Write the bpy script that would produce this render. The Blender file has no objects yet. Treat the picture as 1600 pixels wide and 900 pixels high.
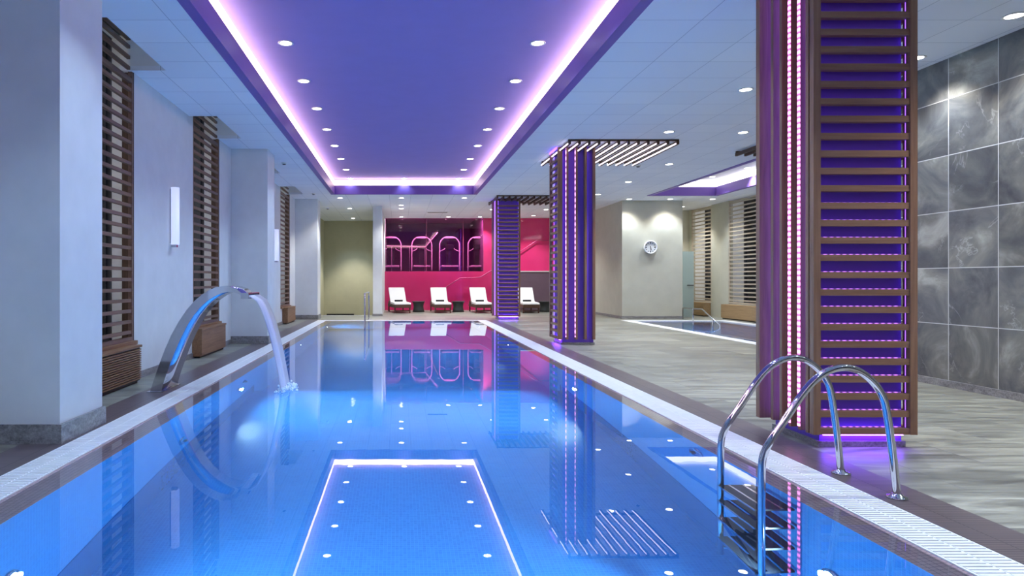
import bpy, math, random
from mathutils import Vector
random.seed(7)
S = bpy.context.scene
COL = S.collection
PI = math.pi

# ------------------------------------------------------------------ camera, world, exposure
FPX, VX, VY, H = 1050.0, 623.5, 438.0, 1.3
cd = bpy.data.cameras.new('camera')
cam = bpy.data.objects.new('camera', cd); COL.objects.link(cam)
cam.location = (0, 0, H); cam.rotation_euler = (PI/2, 0, 0)
cd.sensor_width = 36; cd.lens = 36*FPX/1600
cd.shift_x = (800-VX)/1600; cd.shift_y = -(450-VY)/1600
cd.clip_start = .05; cd.clip_end = 200
S.camera = cam
w = bpy.data.worlds.new('world'); S.world = w; w.use_nodes = True
w.node_tree.nodes['Background'].inputs[0].default_value = (.35, .42, .55, 1)
w.node_tree.nodes['Background'].inputs[1].default_value = .4
S.view_settings.view_transform = 'Standard'
S.view_settings.look = 'None'
S.view_settings.gamma = 1
S.view_settings.exposure = 0.45
S.view_settings.use_curve_mapping = False
S.cycles.max_bounces = 14
S.cycles.diffuse_bounces = 9
S.cycles.glossy_bounces = 6
S.cycles.transmission_bounces = 10
S.cycles.sample_clamp_indirect = 6
S.cycles.use_denoising = True

DOWN_W = 88.0       # one downlight
POOL_W = 116.0      # one underwater lamp
COVE_E = 5.0        # cove diffuser
LED_E = 2.6

ZC = 4.0            # ceiling
ZT = 4.48           # ceiling tray
XL, XR = -3.45, 6.68

# ------------------------------------------------------------------ helpers
def lin(c): c /= 255; return c/12.92 if c <= .04045 else ((c+.055)/1.055)**2.4
def rgb(r, g, b): return (lin(r), lin(g), lin(b), 1)

WORLD = {}
def tag(o, label=None, cat=None, group=None, kind=None):
    if label: o['label'] = label
    if cat: o['category'] = cat
    if group: o['group'] = group
    if kind: o['kind'] = kind
    return o
def thing(name, label, cat, loc=(0, 0, 0), rz=0, group=None):
    o = bpy.data.objects.new(name, None); COL.objects.link(o)
    o.empty_display_size = .1
    o.location = loc; o.rotation_euler = (0, 0, rz)
    WORLD[o] = Vector(loc)
    return tag(o, label, cat, group)
def struct_root(name):
    o = bpy.data.objects.new(name, None); COL.objects.link(o); WORLD[o] = Vector((0, 0, 0))
    o['kind'] = 'structure'; return o

class MB:
    def __init__(s): s.v = []; s.f = []; s.sm = []
    def add(s, vs, fs, smooth=False):
        b = len(s.v); s.v += [tuple(v) for v in vs]
        for f in fs: s.f.append(tuple(b+i for i in f)); s.sm.append(smooth)
        return s
    def box(s, x0, x1, y0, y1, z0, z1):
        vs = [(x0,y0,z0),(x1,y0,z0),(x1,y1,z0),(x0,y1,z0),(x0,y0,z1),(x1,y0,z1),(x1,y1,z1),(x0,y1,z1)]
        return s.add(vs, [(0,3,2,1),(4,5,6,7),(0,1,5,4),(1,2,6,5),(2,3,7,6),(3,0,4,7)])
    def hexa(s, vs):
        return s.add(vs, [(0,3,2,1),(4,5,6,7),(0,1,5,4),(1,2,6,5),(2,3,7,6),(3,0,4,7)])
    def quad(s, a, b, c, d): return s.add([a, b, c, d], [(0,1,2,3)])
    def prism(s, pts, axis, a, b, smooth=False):
        # pts: 2-D outline; axis 'x','y','z' is the extrusion direction from a to b
        def m(p, t):
            if axis == 'y': return (p[0], t, p[1])
            if axis == 'x': return (t, p[0], p[1])
            return (p[0], p[1], t)
        n = len(pts)
        vs = [m(p, a) for p in pts] + [m(p, b) for p in pts]
        s.add(vs, [tuple(range(n))[::-1], tuple(range(n, 2*n))])
        bb = len(s.v)-2*n
        for i in range(n):
            j = (i+1) % n
            s.f.append((bb+i, bb+j, bb+n+j, bb+n+i)); s.sm.append(smooth)
        return s
    def tube(s, pts, r, seg=12, cap=True):
        pts = [Vector(p) for p in pts]; n = len(pts)
        rs = r if isinstance(r, (list, tuple)) else [r]*n
        t0 = (pts[1]-pts[0]).normalized()
        up = Vector((0,0,1)) if abs(t0.z) < .9 else Vector((0,1,0))
        u = t0.cross(up).normalized()
        vs = []
        for i in range(n):
            t = (pts[min(i+1,n-1)]-pts[max(i-1,0)]).normalized()
            u = (u - t*u.dot(t)).normalized(); v = t.cross(u)
            for k in range(seg):
                a = 2*PI*k/seg
                vs.append(pts[i]+(u*math.cos(a)+v*math.sin(a))*rs[i])
        fs = []
        for i in range(n-1):
            for k in range(seg):
                k2 = (k+1) % seg
                fs.append((i*seg+k, i*seg+k2, (i+1)*seg+k2, (i+1)*seg+k))
        s.add(vs, fs, True)
        b = len(s.v)-n*seg
        if cap:
            s.f.append(tuple(b+k for k in range(seg))[::-1]); s.sm.append(False)
            s.f.append(tuple(b+(n-1)*seg+k for k in range(seg))); s.sm.append(False)
        return s
    def lathe(s, prof, c=(0,0,0), axis='z', seg=24, smooth=True):
        # prof: list of (radius, height)
        n = len(prof); vs = []
        for r, h in prof:
            for k in range(seg):
                a = 2*PI*k/seg; p = (r*math.cos(a), r*math.sin(a), h)
                if axis == 'x': p = (h, p[0], p[1])
                if axis == 'y': p = (p[0], h, p[1])
                vs.append((p[0]+c[0], p[1]+c[1], p[2]+c[2]))
        fs = []
        for i in range(n-1):
            for k in range(seg):
                k2 = (k+1) % seg
                fs.append((i*seg+k, i*seg+k2, (i+1)*seg+k2, (i+1)*seg+k))
        s.add(vs, fs, smooth)
        b = len(s.v)-n*seg
        s.f.append(tuple(b+k for k in range(seg))[::-1]); s.sm.append(False)
        s.f.append(tuple(b+(n-1)*seg+k for k in range(seg))); s.sm.append(False)
        return s
    def build(s, name, mat, parent=None, bevel=0, kind=None):
        off = WORLD[parent] if parent is not None else Vector((0,0,0))
        me = bpy.data.meshes.new(name)
        me.from_pydata([tuple(Vector(v)-off) for v in s.v], [], s.f)
        me.polygons.foreach_set('use_smooth', s.sm)
        me.update()
        # outward normals
        import bmesh
        bm = bmesh.new(); bm.from_mesh(me)
        if len(s.f) > 1: bmesh.ops.recalc_face_normals(bm, faces=bm.faces); bm.to_mesh(me); bm.free()
        me.materials.append(mat)
        o = bpy.data.objects.new(name, me); COL.objects.link(o)
        if parent is not None: o.parent = parent
        WORLD[o] = off.copy()
        if bevel:
            b = o.modifiers.new('bevel', 'BEVEL'); b.width = bevel; b.segments = 2; b.limit_method = 'ANGLE'
        if kind: o['kind'] = kind
        return o

def children(o): return list(o.children)
def copy_tree(o, loc=None, rz=None, label=None, group=None, parent=None):
    c = o.copy(); COL.objects.link(c)
    if parent is not None: c.parent = parent
    if loc is not None: c.location = loc
    if rz is not None: c.rotation_euler = (0, 0, rz)
    if label: c['label'] = label
    if group: c['group'] = group
    for ch in children(o): copy_tree(ch, parent=c)
    return c

def sheet(name, mat, x0, x1, y0, y1, z, holes=(), thick=.1, up=True):
    """horizontal slab with rectangular holes, one clean mesh"""
    xs = sorted({x0, x1, *[h[0] for h in holes], *[h[1] for h in holes]})
    ys = sorted({y0, y1, *[h[2] for h in holes], *[h[3] for h in holes]})
    xs = [x for x in xs if x0 <= x <= x1]; ys = [y for y in ys if y0 <= y <= y1]
    idx = {}; vs = []; fs = []
    def vi(x, y):
        if (x, y) not in idx: idx[(x, y)] = len(vs); vs.append((x, y, z))
        return idx[(x, y)]
    for i in range(len(xs)-1):
        for j in range(len(ys)-1):
            cx, cy = (xs[i]+xs[i+1])/2, (ys[j]+ys[j+1])/2
            if any(h[0] < cx < h[1] and h[2] < cy < h[3] for h in holes): continue
            fs.append((vi(xs[i],ys[j]), vi(xs[i+1],ys[j]), vi(xs[i+1],ys[j+1]), vi(xs[i],ys[j+1])))
    me = bpy.data.meshes.new(name); me.from_pydata(vs, [], fs); me.update(); me.materials.append(mat)
    o = bpy.data.objects.new(name, me); COL.objects.link(o); WORLD[o] = Vector((0,0,0))
    m = o.modifiers.new('thickness', 'SOLIDIFY'); m.thickness = thick; m.offset = -1 if up else 1
    o['kind'] = 'structure'
    return o

# ------------------------------------------------------------------ materials
class Mat:
    def __init__(s, name, col=(.8,.8,.8,1), rough=.5, metal=0, spec=.5):
        s.m = bpy.data.materials.new(name); s.m.use_nodes = True
        s.t = s.m.node_tree; s.n = s.t.nodes; s.l = s.t.links
        s.b = s.n['Principled BSDF']
        s.b.inputs['Base Color'].default_value = col
        s.b.inputs['Roughness'].default_value = rough
        s.b.inputs['Metallic'].default_value = metal
        s.b.inputs['Specular IOR Level'].default_value = spec
    def node(s, typ, **kw):
        n = s.n.new(typ)
        for k, v in kw.items():
            if k.startswith('i_'): n.inputs[k[2:].replace('_', ' ')].default_value = v
            else: setattr(n, k, v)
        return n
    def coord(s, scale=(1,1,1), rot=(0,0,0), loc=(0,0,0)):
        tc = s.node('ShaderNodeNewGeometry')
        mp = s.node('ShaderNodeMapping')
        mp.inputs['Scale'].default_value = scale; mp.inputs['Rotation'].default_value = rot; mp.inputs['Location'].default_value = loc
        s.l.new(tc.outputs['Position'], mp.inputs[0]); return mp.outputs[0]
    def ocoord(s, scale=(1,1,1)):
        tc = s.node('ShaderNodeTexCoord'); mp = s.node('ShaderNodeMapping')
        mp.inputs['Scale'].default_value = scale
        s.l.new(tc.outputs['Object'], mp.inputs[0]); return mp.outputs[0]
    def noise(s, vec, scale=5, detail=4, rough=.55, dist=0):
        n = s.node('ShaderNodeTexNoise'); n.inputs['Scale'].default_value = scale
        n.inputs['Detail'].default_value = detail; n.inputs['Roughness'].default_value = rough
        n.inputs['Distortion'].default_value = dist
        s.l.new(vec, n.inputs['Vector']); return n.outputs[0]
    def ramp(s, fac, stops):
        r = s.node('ShaderNodeValToRGB'); e = r.color_ramp.elements
        while len(e) < len(stops): e.new(.5)
        for i, (p, c) in enumerate(stops): e[i].position = p; e[i].color = c
        s.l.new(fac, r.inputs[0]); return r.outputs[0]
    def mix(s, fac, a, b, mode='MIX'):
        m = s.node('ShaderNodeMix', data_type='RGBA', blend_type=mode)
        for k, v in ((0, fac), (6, a), (7, b)):
            if isinstance(v, (int, float, tuple)): m.inputs[k].default_value = v
            else: s.l.new(v, m.inputs[k])
        return m.outputs[2]
    def base(s, out): s.l.new(out, s.b.inputs['Base Color']); return s
    def bump(s, h, strength=.2, dist=.01):
        b = s.node('ShaderNodeBump'); b.inputs['Strength'].default_value = strength; b.inputs['Distance'].default_value = dist
        s.l.new(h, b.inputs['Height']); s.l.new(b.outputs[0], s.b.inputs['Normal']); return s

def paint(name, c, rough=.7, amt=.04):
    m = Mat(name, c, rough, spec=.3)
    n = m.noise(m.coord(), 3, 3)
    a = tuple(x*(1-amt) for x in c[:3])+(1,); b = tuple(min(1, x*(1+amt)) for x in c[:3])+(1,)
    m.base(m.ramp(n, [(.3, a), (.7, b)]))
    m.bump(m.noise(m.coord(), 180, 2), .04, .002)
    return m.m
def wood(name, c1, c2, axis='y', rough=.5):
    m = Mat(name, c1, rough, spec=.3)
    sc = {'x': (1.5, 30, 30), 'y': (30, 1.5, 30), 'z': (30, 30, 1.5)}[axis]
    n = m.noise(m.coord(sc), 1.0, 5, .6, .6)
    m.base(m.ramp(n, [(.3, c1), (.7, c2)])); m.bump(n, .12, .003)
    return m.m
def plain(name, c, rough=.5, metal=0):
    m = Mat(name, c, rough, metal); n = m.noise(m.ocoord(), 12, 2)
    m.base(m.ramp(n, [(.3, tuple(x*.93 for x in c[:3])+(1,)), (.7, c)])); return m.m
def emit(name, c, e, dots=None):
    m = Mat(name, (0,0,0,1)); m.b.inputs['Emission Color'].default_value = c
    m.b.inputs['Emission Strength'].default_value = e
    if dots:
        # individual diodes along one axis (pitch in metres)
        ax, pitch = dots
        g = m.node('ShaderNodeNewGeometry'); sep = m.node('ShaderNodeSeparateXYZ'); m.l.new(g.outputs['Position'], sep.inputs[0])
        mu = m.node('ShaderNodeMath', operation='MULTIPLY'); mu.inputs[1].default_value = 2*PI/pitch
        m.l.new(sep.outputs['XYZ'.index(ax)], mu.inputs[0])
        si = m.node('ShaderNodeMath', operation='SINE'); m.l.new(mu.outputs[0], si.inputs[0])
        mr = m.node('ShaderNodeMapRange'); m.l.new(si.outputs[0], mr.inputs[0])
        mr.inputs[1].default_value = -1; mr.inputs[2].default_value = 1; mr.inputs[3].default_value = e*.2; mr.inputs[4].default_value = e*2.0
        m.l.new(mr.outputs[0], m.b.inputs['Emission Strength'])
    return m.m

M = {}
M['wall'] = paint('wall_plaster', rgb(214, 216, 216))
M['wall_warm'] = paint('wall_plaster_warm', rgb(190, 188, 172))
M['olive'] = paint('olive_plaster', rgb(186, 183, 156))
M['white'] = paint('white_paint', rgb(232, 232, 230))
M['tray'] = paint('violet_ceiling_paint', rgb(152, 132, 196), .8, .02)  # nearly even violet tone over the recessed ceiling
M['fascia'] = paint('violet_fascia_paint', rgb(116, 88, 165), .45, .02)  # nearly even, deeper violet on the lip and fascia
M['mauve'] = paint('mauve_plaster', rgb(120, 98, 112))
def ceiling_mat():
    m = Mat('ceiling_tiles', rgb(226, 228, 232), .8, spec=.2)
    v = m.coord((1,1,1), loc=(-3.14+.69*10, -6.97+.665*20, 0))
    b = m.node('ShaderNodeTexBrick', offset=0, squash=1)
    b.inputs['Scale'].default_value = 1; b.inputs['Brick Width'].default_value = .69; b.inputs['Row Height'].default_value = .665
    b.inputs['Mortar Size'].default_value = .004; b.inputs['Mortar Smooth'].default_value = .3
    b.inputs['Color1'].default_value = rgb(238,241,246); b.inputs['Color2'].default_value = rgb(231,235,242); b.inputs['Mortar'].default_value = rgb(172,176,188)
    m.l.new(v, b.inputs['Vector'])
    m.base(b.outputs['Color']); m.bump(b.outputs['Fac'], -.3, .004)
    return m.m
M['ceiling'] = ceiling_mat()
def floor_mat():
    m = Mat('stone_look_floor_tiles', rgb(150,150,148), .4, spec=.4)
    v = m.coord((1,1,1), loc=(40, 40, 0))
    b = m.node('ShaderNodeTexBrick', offset=.5)
    b.inputs['Scale'].default_value = 1; b.inputs['Brick Width'].default_value = 1.28; b.inputs['Row Height'].default_value = .64
    b.inputs['Mortar Size'].default_value = .004; b.inputs['Mortar Smooth'].default_value = .2
    b.inputs['Color1'].default_value = (0,0,0,1); b.inputs['Color2'].default_value = (1,1,1,1); b.inputs['Mortar'].default_value = (.5,.5,.5,1)
    m.l.new(v, b.inputs['Vector'])
    # veins running along x, different in every tile
    vm = m.node('ShaderNodeVectorMath', operation='MULTIPLY_ADD')
    m.l.new(b.outputs['Color'], vm.inputs[0]); vm.inputs[1].default_value = (7, 5, 9)
    v2 = m.coord((.55, 3.2, 1)); m.l.new(v2, vm.inputs[2])
    n = m.noise(vm.outputs[0], 1.6, 7, .62, 1.6)
    c = m.ramp(n, [(.28, rgb(88,86,80)), (.45, rgb(122,121,111)), (.58, rgb(146,145,132)), (.75, rgb(172,171,156))])
    t = m.mix(.18, c, b.outputs['Color'], 'OVERLAY')
    out = m.mix(b.outputs['Fac'], t, rgb(105,104,104))
    m.base(out); m.bump(b.outputs['Fac'], -.2, .003)
    r = m.ramp(n, [(.3, (.30,)*3+(1,)), (.7, (.5,)*3+(1,))]); m.l.new(r, m.b.inputs['Roughness'])
    return m.m
M['floor'] = floor_mat()
def ribbed_mat():
    m = Mat('ribbed_brown_tile', rgb(110,98,100), .35)
    v = m.coord()
    wv = m.node('ShaderNodeTexBrick', offset=0); wv.inputs['Scale'].default_value = 1
    wv.inputs['Brick Width'].default_value = .25; wv.inputs['Row Height'].default_value = .028
    wv.inputs['Mortar Size'].default_value = .004; wv.inputs['Color1'].default_value = rgb(112,98,98); wv.inputs['Color2'].default_value = rgb(102,90,92); wv.inputs['Mortar'].default_value = rgb(66,58,62)
    m.l.new(v, wv.inputs['Vector']); m.base(wv.outputs['Color']); m.bump(wv.outputs['Fac'], -.4, .004)
    return m.m
M['ribbed'] = ribbed_mat()
def stone_wall_mat():
    m = Mat('slate_wall_tiles', rgb(100,100,100), .42, spec=.5)
    g = m.node('ShaderNodeNewGeometry'); sep = m.node('ShaderNodeSeparateXYZ'); m.l.new(g.outputs['Position'], sep.inputs[0])
    cb = m.node('ShaderNodeCombineXYZ'); m.l.new(sep.outputs[1], cb.inputs[0]); m.l.new(sep.outputs[2], cb.inputs[1])
    mp = m.node('ShaderNodeMapping'); m.l.new(cb.outputs[0], mp.inputs[0]); mp.inputs['Location'].default_value = (-8.17+.68*30, -.08+.685*6, 0)
    b = m.node('ShaderNodeTexBrick', offset=0); b.inputs['Scale'].default_value = 1
    b.inputs['Brick Width'].default_value = .68; b.inputs['Row Height'].default_value = .685
    b.inputs['Mortar Size'].default_value = .005; b.inputs['Color1'].default_value = (0,0,0,1); b.inputs['Color2'].default_value = (1,1,1,1); b.inputs['Mortar'].default_value = (.5,.5,.5,1)
    m.l.new(mp.outputs[0], b.inputs['Vector'])
    vm = m.node('ShaderNodeVectorMath', operation='MULTIPLY_ADD')
    m.l.new(b.outputs['Color'], vm.inputs[0]); vm.inputs[1].default_value = (13, 17, 11); m.l.new(g.outputs['Position'], vm.inputs[2])
    n = m.noise(vm.outputs[0], 1.3, 8, .6, 1.2)
    c = m.ramp(n, [(.3, rgb(70,71,73)), (.45, rgb(98,98,97)), (.58, rgb(124,123,115)), (.74, rgb(176,175,166))])
    n2 = m.noise(vm.outputs[0], .7, 6, .62, .6)
    vein = m.ramp(n2, [(.494, (0,0,0,1)), (.5, (.22,.22,.21,1)), (.506, (0,0,0,1))])
    n3 = m.noise(vm.outputs[0], 2.0, 2)
    vm2 = m.ramp(n3, [(.5, (0,0,0,1)), (.62, (1,1,1,1))])
    vein = m.mix(1.0, vein, vm2, 'MULTIPLY')
    c = m.mix(.7, c, vein, 'ADD')
    c = m.mix(.22, c, b.outputs['Color'], 'OVERLAY')
    c = m.mix(b.outputs['Fac'], c, rgb(205,205,200))
    m.base(c); m.bump(n, .15, .004)
    return m.m
M['slate'] = stone_wall_mat()
def granite():
    m = Mat('grey_granite', rgb(130,128,126), .4)
    n = m.noise(m.coord(), 60, 4, .7); n2 = m.noise(m.coord((1,1,3)), 3, 5, .6, 2)
    c = m.ramp(n, [(.35, rgb(86,84,84)), (.65, rgb(168,166,164))])
    m.base(m.mix(.5, c, m.ramp(n2, [(.35, rgb(96,94,96)), (.65, rgb(164,162,162))]))); return m.m
M['granite'] = granite()
def mosaic(name, c1, c2, mort):
    m = Mat(name, c1, .25)
    g = m.node('ShaderNodeNewGeometry')
    # choose a plane for the pattern from the face direction
    sp = m.node('ShaderNodeSeparateXYZ'); m.l.new(g.outputs['Position'], sp.inputs[0])
    sn = m.node('ShaderNodeSeparateXYZ'); m.l.new(g.outputs['Normal'], sn.inputs[0])
    def gt(o):
        a = m.node('ShaderNodeMath', operation='ABSOLUTE'); m.l.new(o, a.inputs[0])
        q = m.node('ShaderNodeMath', operation='GREATER_THAN'); m.l.new(a.outputs[0], q.inputs[0]); q.inputs[1].default_value = .7; return q.outputs[0]
    fx, fz = gt(sn.outputs[0]), gt(sn.outputs[2])
    def mx(f, a, b):
        q = m.node('ShaderNodeMix'); m.l.new(f, q.inputs[0]); m.l.new(a, q.inputs[2]); m.l.new(b, q.inputs[3]); return q.outputs[0]
    u = mx(fx, sp.outputs[0], sp.outputs[1]); v = mx(fz, sp.outputs[2], sp.outputs[1])
    cb = m.node('ShaderNodeCombineXYZ'); m.l.new(u, cb.inputs[0]); m.l.new(v, cb.inputs[1])
    b = m.node('ShaderNodeTexBrick', offset=0); b.inputs['Scale'].default_value = 1
    b.inputs['Brick Width'].default_value = .03; b.inputs['Row Height'].default_value = .03
    b.inputs['Mortar Size'].default_value = .002
    b.inputs['Color1'].default_value = c1; b.inputs['Color2'].default_value = c2; b.inputs['Mortar'].default_value = mort
    m.l.new(cb.outputs[0], b.inputs['Vector']); m.base(b.outputs['Color']); return m.m
M['mosaic'] = mosaic('blue_glass_mosaic', rgb(54,116,184), rgb(47,107,176), rgb(63,126,192))
M['band'] = mosaic('dark_blue_mosaic', rgb(34,80,140), rgb(30,74,132), rgb(44,90,150))
M['rim'] = mosaic('brown_rim_tile', rgb(176,150,152), rgb(162,140,144), rgb(124,108,116))
def water_mat(name, ripple=.02, near=None):
    m = Mat(name, (1,1,1,1), 0); m.b.inputs['Transmission Weight'].default_value = 1; m.b.inputs['IOR'].default_value = 1.33
    n = m.noise(m.coord((1, .6, 1)), 5, 2, .5)
    h = n
    if near:
        g = m.node('ShaderNodeNewGeometry'); d = m.node('ShaderNodeVectorMath', operation='DISTANCE')
        m.l.new(g.outputs['Position'], d.inputs[0]); d.inputs[1].default_value = near
        mr = m.node('ShaderNodeMapRange'); m.l.new(d.outputs['Value'], mr.inputs[0])
        mr.inputs[1].default_value = .1; mr.inputs[2].default_value = 2.2; mr.inputs[3].default_value = 1; mr.inputs[4].default_value = 0
        n2 = m.noise(m.coord(), 22, 3, .6)
        mu = m.node('ShaderNodeMath', operation='MULTIPLY'); m.l.new(mr.outputs[0], mu.inputs[0]); m.l.new(n2, mu.inputs[1])
        mu2 = m.node('ShaderNodeMath', operation='MULTIPLY'); m.l.new(mu.outputs[0], mu2.inputs[0]); mu2.inputs[1].default_value = 6
        ad = m.node('ShaderNodeMath', operation='ADD'); m.l.new(mu2.outputs[0], ad.inputs[0]); m.l.new(n, ad.inputs[1]); h = ad.outputs[0]
    m.bump(h, ripple, .02)
    return m.m
M['water'] = water_mat('pool_water', .006, (-1.38, 8.1, 0))
M['water2'] = water_mat('small_pool_water', .006)
M['oak'] = wood('oak_wood', rgb(150,112,82), rgb(122,88,64), 'y')
M['oak_x'] = wood('oak_wood_crosswise', rgb(150,114,92), rgb(126,92,74), 'x')
M['oak_z'] = wood('oak_wood_upright', rgb(150,114,92), rgb(120,88,72), 'z')
M['oak_pale'] = wood('pale_oak_wood', rgb(172,142,104), rgb(146,118,84), 'y')
M['slat_pale'] = wood('pale_screen_wood', rgb(196,184,164), rgb(170,156,136), 'y')
M['walnut'] = wood('dark_walnut', rgb(92,68,54), rgb(66,48,40), 'z')
M['slat'] = wood('screen_slat_wood', rgb(128,98,84), rgb(100,76,66), 'y')
M['core'] = paint('violet_pillar_paint', rgb(112, 78, 190), .5, .02)  # violet LED light put into the core's base colour
M['steel'] = plain('polished_steel', rgb(215,216,222), .06, 1)
M['brushed'] = plain('brushed_steel', rgb(190,192,198), .22, 1)
M['black'] = plain('black_plastic', rgb(24,24,26), .5)
M['darkgrey'] = plain('dark_grey', rgb(60,60,64), .5)
M['tread'] = plain('dark_tread', rgb(38,42,56), .5)
M['wicker'] = None
m = Mat('brown_wicker', rgb(86,58,46), .6); n = m.noise(m.coord((1,1,4)), 60, 3); m.base(m.ramp(n, [(.35, rgb(58,38,32)), (.65, rgb(112,78,62))])); m.bump(n, .4, .004); M['wicker'] = m.m
m = Mat('dark_wicker', rgb(48,50,50), .55); n = m.noise(m.coord((1,1,3)), 70, 3); m.base(m.ramp(n, [(.35, rgb(30,32,32)), (.65, rgb(66,70,68))])); m.bump(n, .4, .004); M['dwicker'] = m.m
m = Mat('white_cushion_fabric', rgb(225,225,223), .85); n = m.noise(m.coord(), 120, 2); m.base(m.ramp(n, [(.3, rgb(212,212,210)), (.7, rgb(224,224,222))])); m.bump(n, .1, .002); M['cushion'] = m.m
M['towel'] = plain('black_towel', rgb(28,28,32), .95)
M['grate'] = plain('white_plastic_grating', rgb(244,246,246), .4)
M['lamp_white'] = emit('downlight_glow', (1, .97, .93, 1), 14)
M['pool_lamp'] = emit('pool_lamp_glow', (.72, .86, 1, 1), 30)
M['cove'] = emit('cove_diffuser_glow', (1, .74, .70, 1), COVE_E)
M['reveal_lamp'] = emit('window_lamp_glow', (1, .97, .93, 1), 9)  # for hidden strips added to brighten the window reveals
M['cove2'] = emit('cove_diffuser_glow_cool', (.95, .90, 1, 1), 2.5)
M['led'] = emit('pink_violet_diodes', (1, .25, .85, 1), LED_E, ('Z', .045))
M['led_far'] = emit('pink_violet_diodes_far', (.9, .35, 1, 1), LED_E*.8, ('Z', .12))
M['led_blue'] = emit('blue_violet_diodes', (.22, .08, 1, 1), 3.5)
M['led_foot'] = emit('violet_foot_diodes', (.22, .06, 1, 1), 45)
M['led_fin'] = emit('violet_fin_diodes', (.24, .09, 1, 1), 9)
M['led_pinkx'] = emit('pink_slat_diodes', (.55, .18, 1, 1), .9, ('X', .05))
M['led_white'] = emit('batten_diodes', (1, .84, 1, 1), 3)
m = Mat('red_back_painted_glass', rgb(200, 18, 84), .05, spec=.6); n = m.noise(m.coord(), .6, 2); m.base(m.ramp(n, [(.3, rgb(208,46,106)), (.7, rgb(220,58,118))])); M['red'] = m.m
m = Mat('magenta_window_film', (.80, .12, .42, 1), 0); m.b.inputs['Transmission Weight'].default_value = 1; m.b.inputs['IOR'].default_value = 1.08
# thin sheet of coloured glass: tinted see-through plus mirror reflection
out = m.n['Material Output']; tr = m.node('ShaderNodeBsdfTransparent'); tr.inputs[0].default_value = (.93, .42, .72, 1)
gl = m.node('ShaderNodeBsdfGlossy'); gl.inputs['Roughness'].default_value = .03
fr = m.node('ShaderNodeFresnel'); fr.inputs[0].default_value = 1.6
ms = m.node('ShaderNodeMixShader'); m.l.new(fr.outputs[0], ms.inputs[0]); m.l.new(tr.outputs[0], ms.inputs[1]); m.l.new(gl.outputs[0], ms.inputs[2]); m.l.new(ms.outputs[0], out.inputs[0]); M['magenta'] = m.m
m = Mat('window_glass', (1,1,1,1), 0)
out = m.n['Material Output']; tr = m.node('ShaderNodeBsdfTransparent'); tr.inputs[0].default_value = (.75, .80, .85, 1)
gl = m.node('ShaderNodeBsdfGlossy'); gl.inputs['Roughness'].default_value = .03
fr = m.node('ShaderNodeFresnel'); fr.inputs[0].default_value = 1.5
ms = m.node('ShaderNodeMixShader'); m.l.new(fr.outputs[0], ms.inputs[0]); m.l.new(tr.outputs[0], ms.inputs[1]); m.l.new(gl.outputs[0], ms.inputs[2]); m.l.new(ms.outputs[0], out.inputs[0]); M['glass'] = m.m
m = Mat('frosted_glass', rgb(196,216,214), .35); m.b.inputs['Transmission Weight'].default_value = .6; M['frosted'] = m.m
m = Mat('falling_water', (.93,.94,1,1), .12); m.b.inputs['Transmission Weight'].default_value = .12; m.b.inputs['IOR'].default_value = 1.2
n = m.noise(m.coord((2, 60, 2)), 1, 4); m.bump(n, .5, .01); m.base(m.ramp(n, [(.3, rgb(205,205,238)), (.7, rgb(245,245,252))])); M['fall'] = m.m
m = Mat('white_foam', rgb(236,242,252), .6); m.base(m.ramp(m.noise(m.coord(), 30, 3), [(.3, rgb(200,220,245)), (.7, rgb(250,252,255))])); M['foam'] = m.m
M['pink_metal'] = plain('pink_painted_tube', rgb(214,90,140), .25, .3)
M['pale_metal'] = plain('pale_painted_steel', rgb(240,240,242), .3)
M['opal'] = plain('opal_lamp_cover', rgb(222,226,236), .3)
M['opal'].node_tree.nodes['Principled BSDF'].inputs['Emission Color'].default_value = (.62, .68, 1, 1)
M['opal'].node_tree.nodes['Principled BSDF'].inputs['Emission Strength'].default_value = .55
M['gymwall'] = paint('gym_wall_paint', rgb(120,84,116))

# ------------------------------------------------------------------ large area of structure
YN, YF = -3.6, 22.0
TRAY = (-2.13, 2.44, -2.6, 21.07)          # main tray opening
TRAY2 = (7.9, 10.15, 9.5, 21.4)
NOTCH = [(XL, -3.0, 8.65+4.15*i-1.75, 8.65+4.15*i) for i in range(-1, 4)]
POOLH = (-2.65, 2.86, YN+.3, YF)
P2 = (7.2, 10.6, 11.6, 21.8)

sheet('floor', M['floor'], XL-.15, 11.35, -4.2, 30.6, 0,
      holes=[(-3.0, 3.2, YN, 22.0), P2, (XL-.15, -.95, 24.8, 30.6), ], thick=.12)
rb = MB()
rb.box(-3.0, -2.65, YN, 22.0, -.12, 0); rb.box(2.86, 3.2, YN, 22.0, -.12, 0); rb.box(-2.65, 2.86, YN, YN+.3, -.12, 0)
rb.build('trim_1', M['ribbed'], kind='structure')
sheet('ceiling', M['ceiling'], XL-.15, 11.35, -4.2, 30.6, ZC, holes=[TRAY, TRAY2, (-.62, 3.75, 29.34, 30.6)]+[(XL-.15, n[1], n[2], n[3]) for n in NOTCH], thick=.06, up=False)

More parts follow.
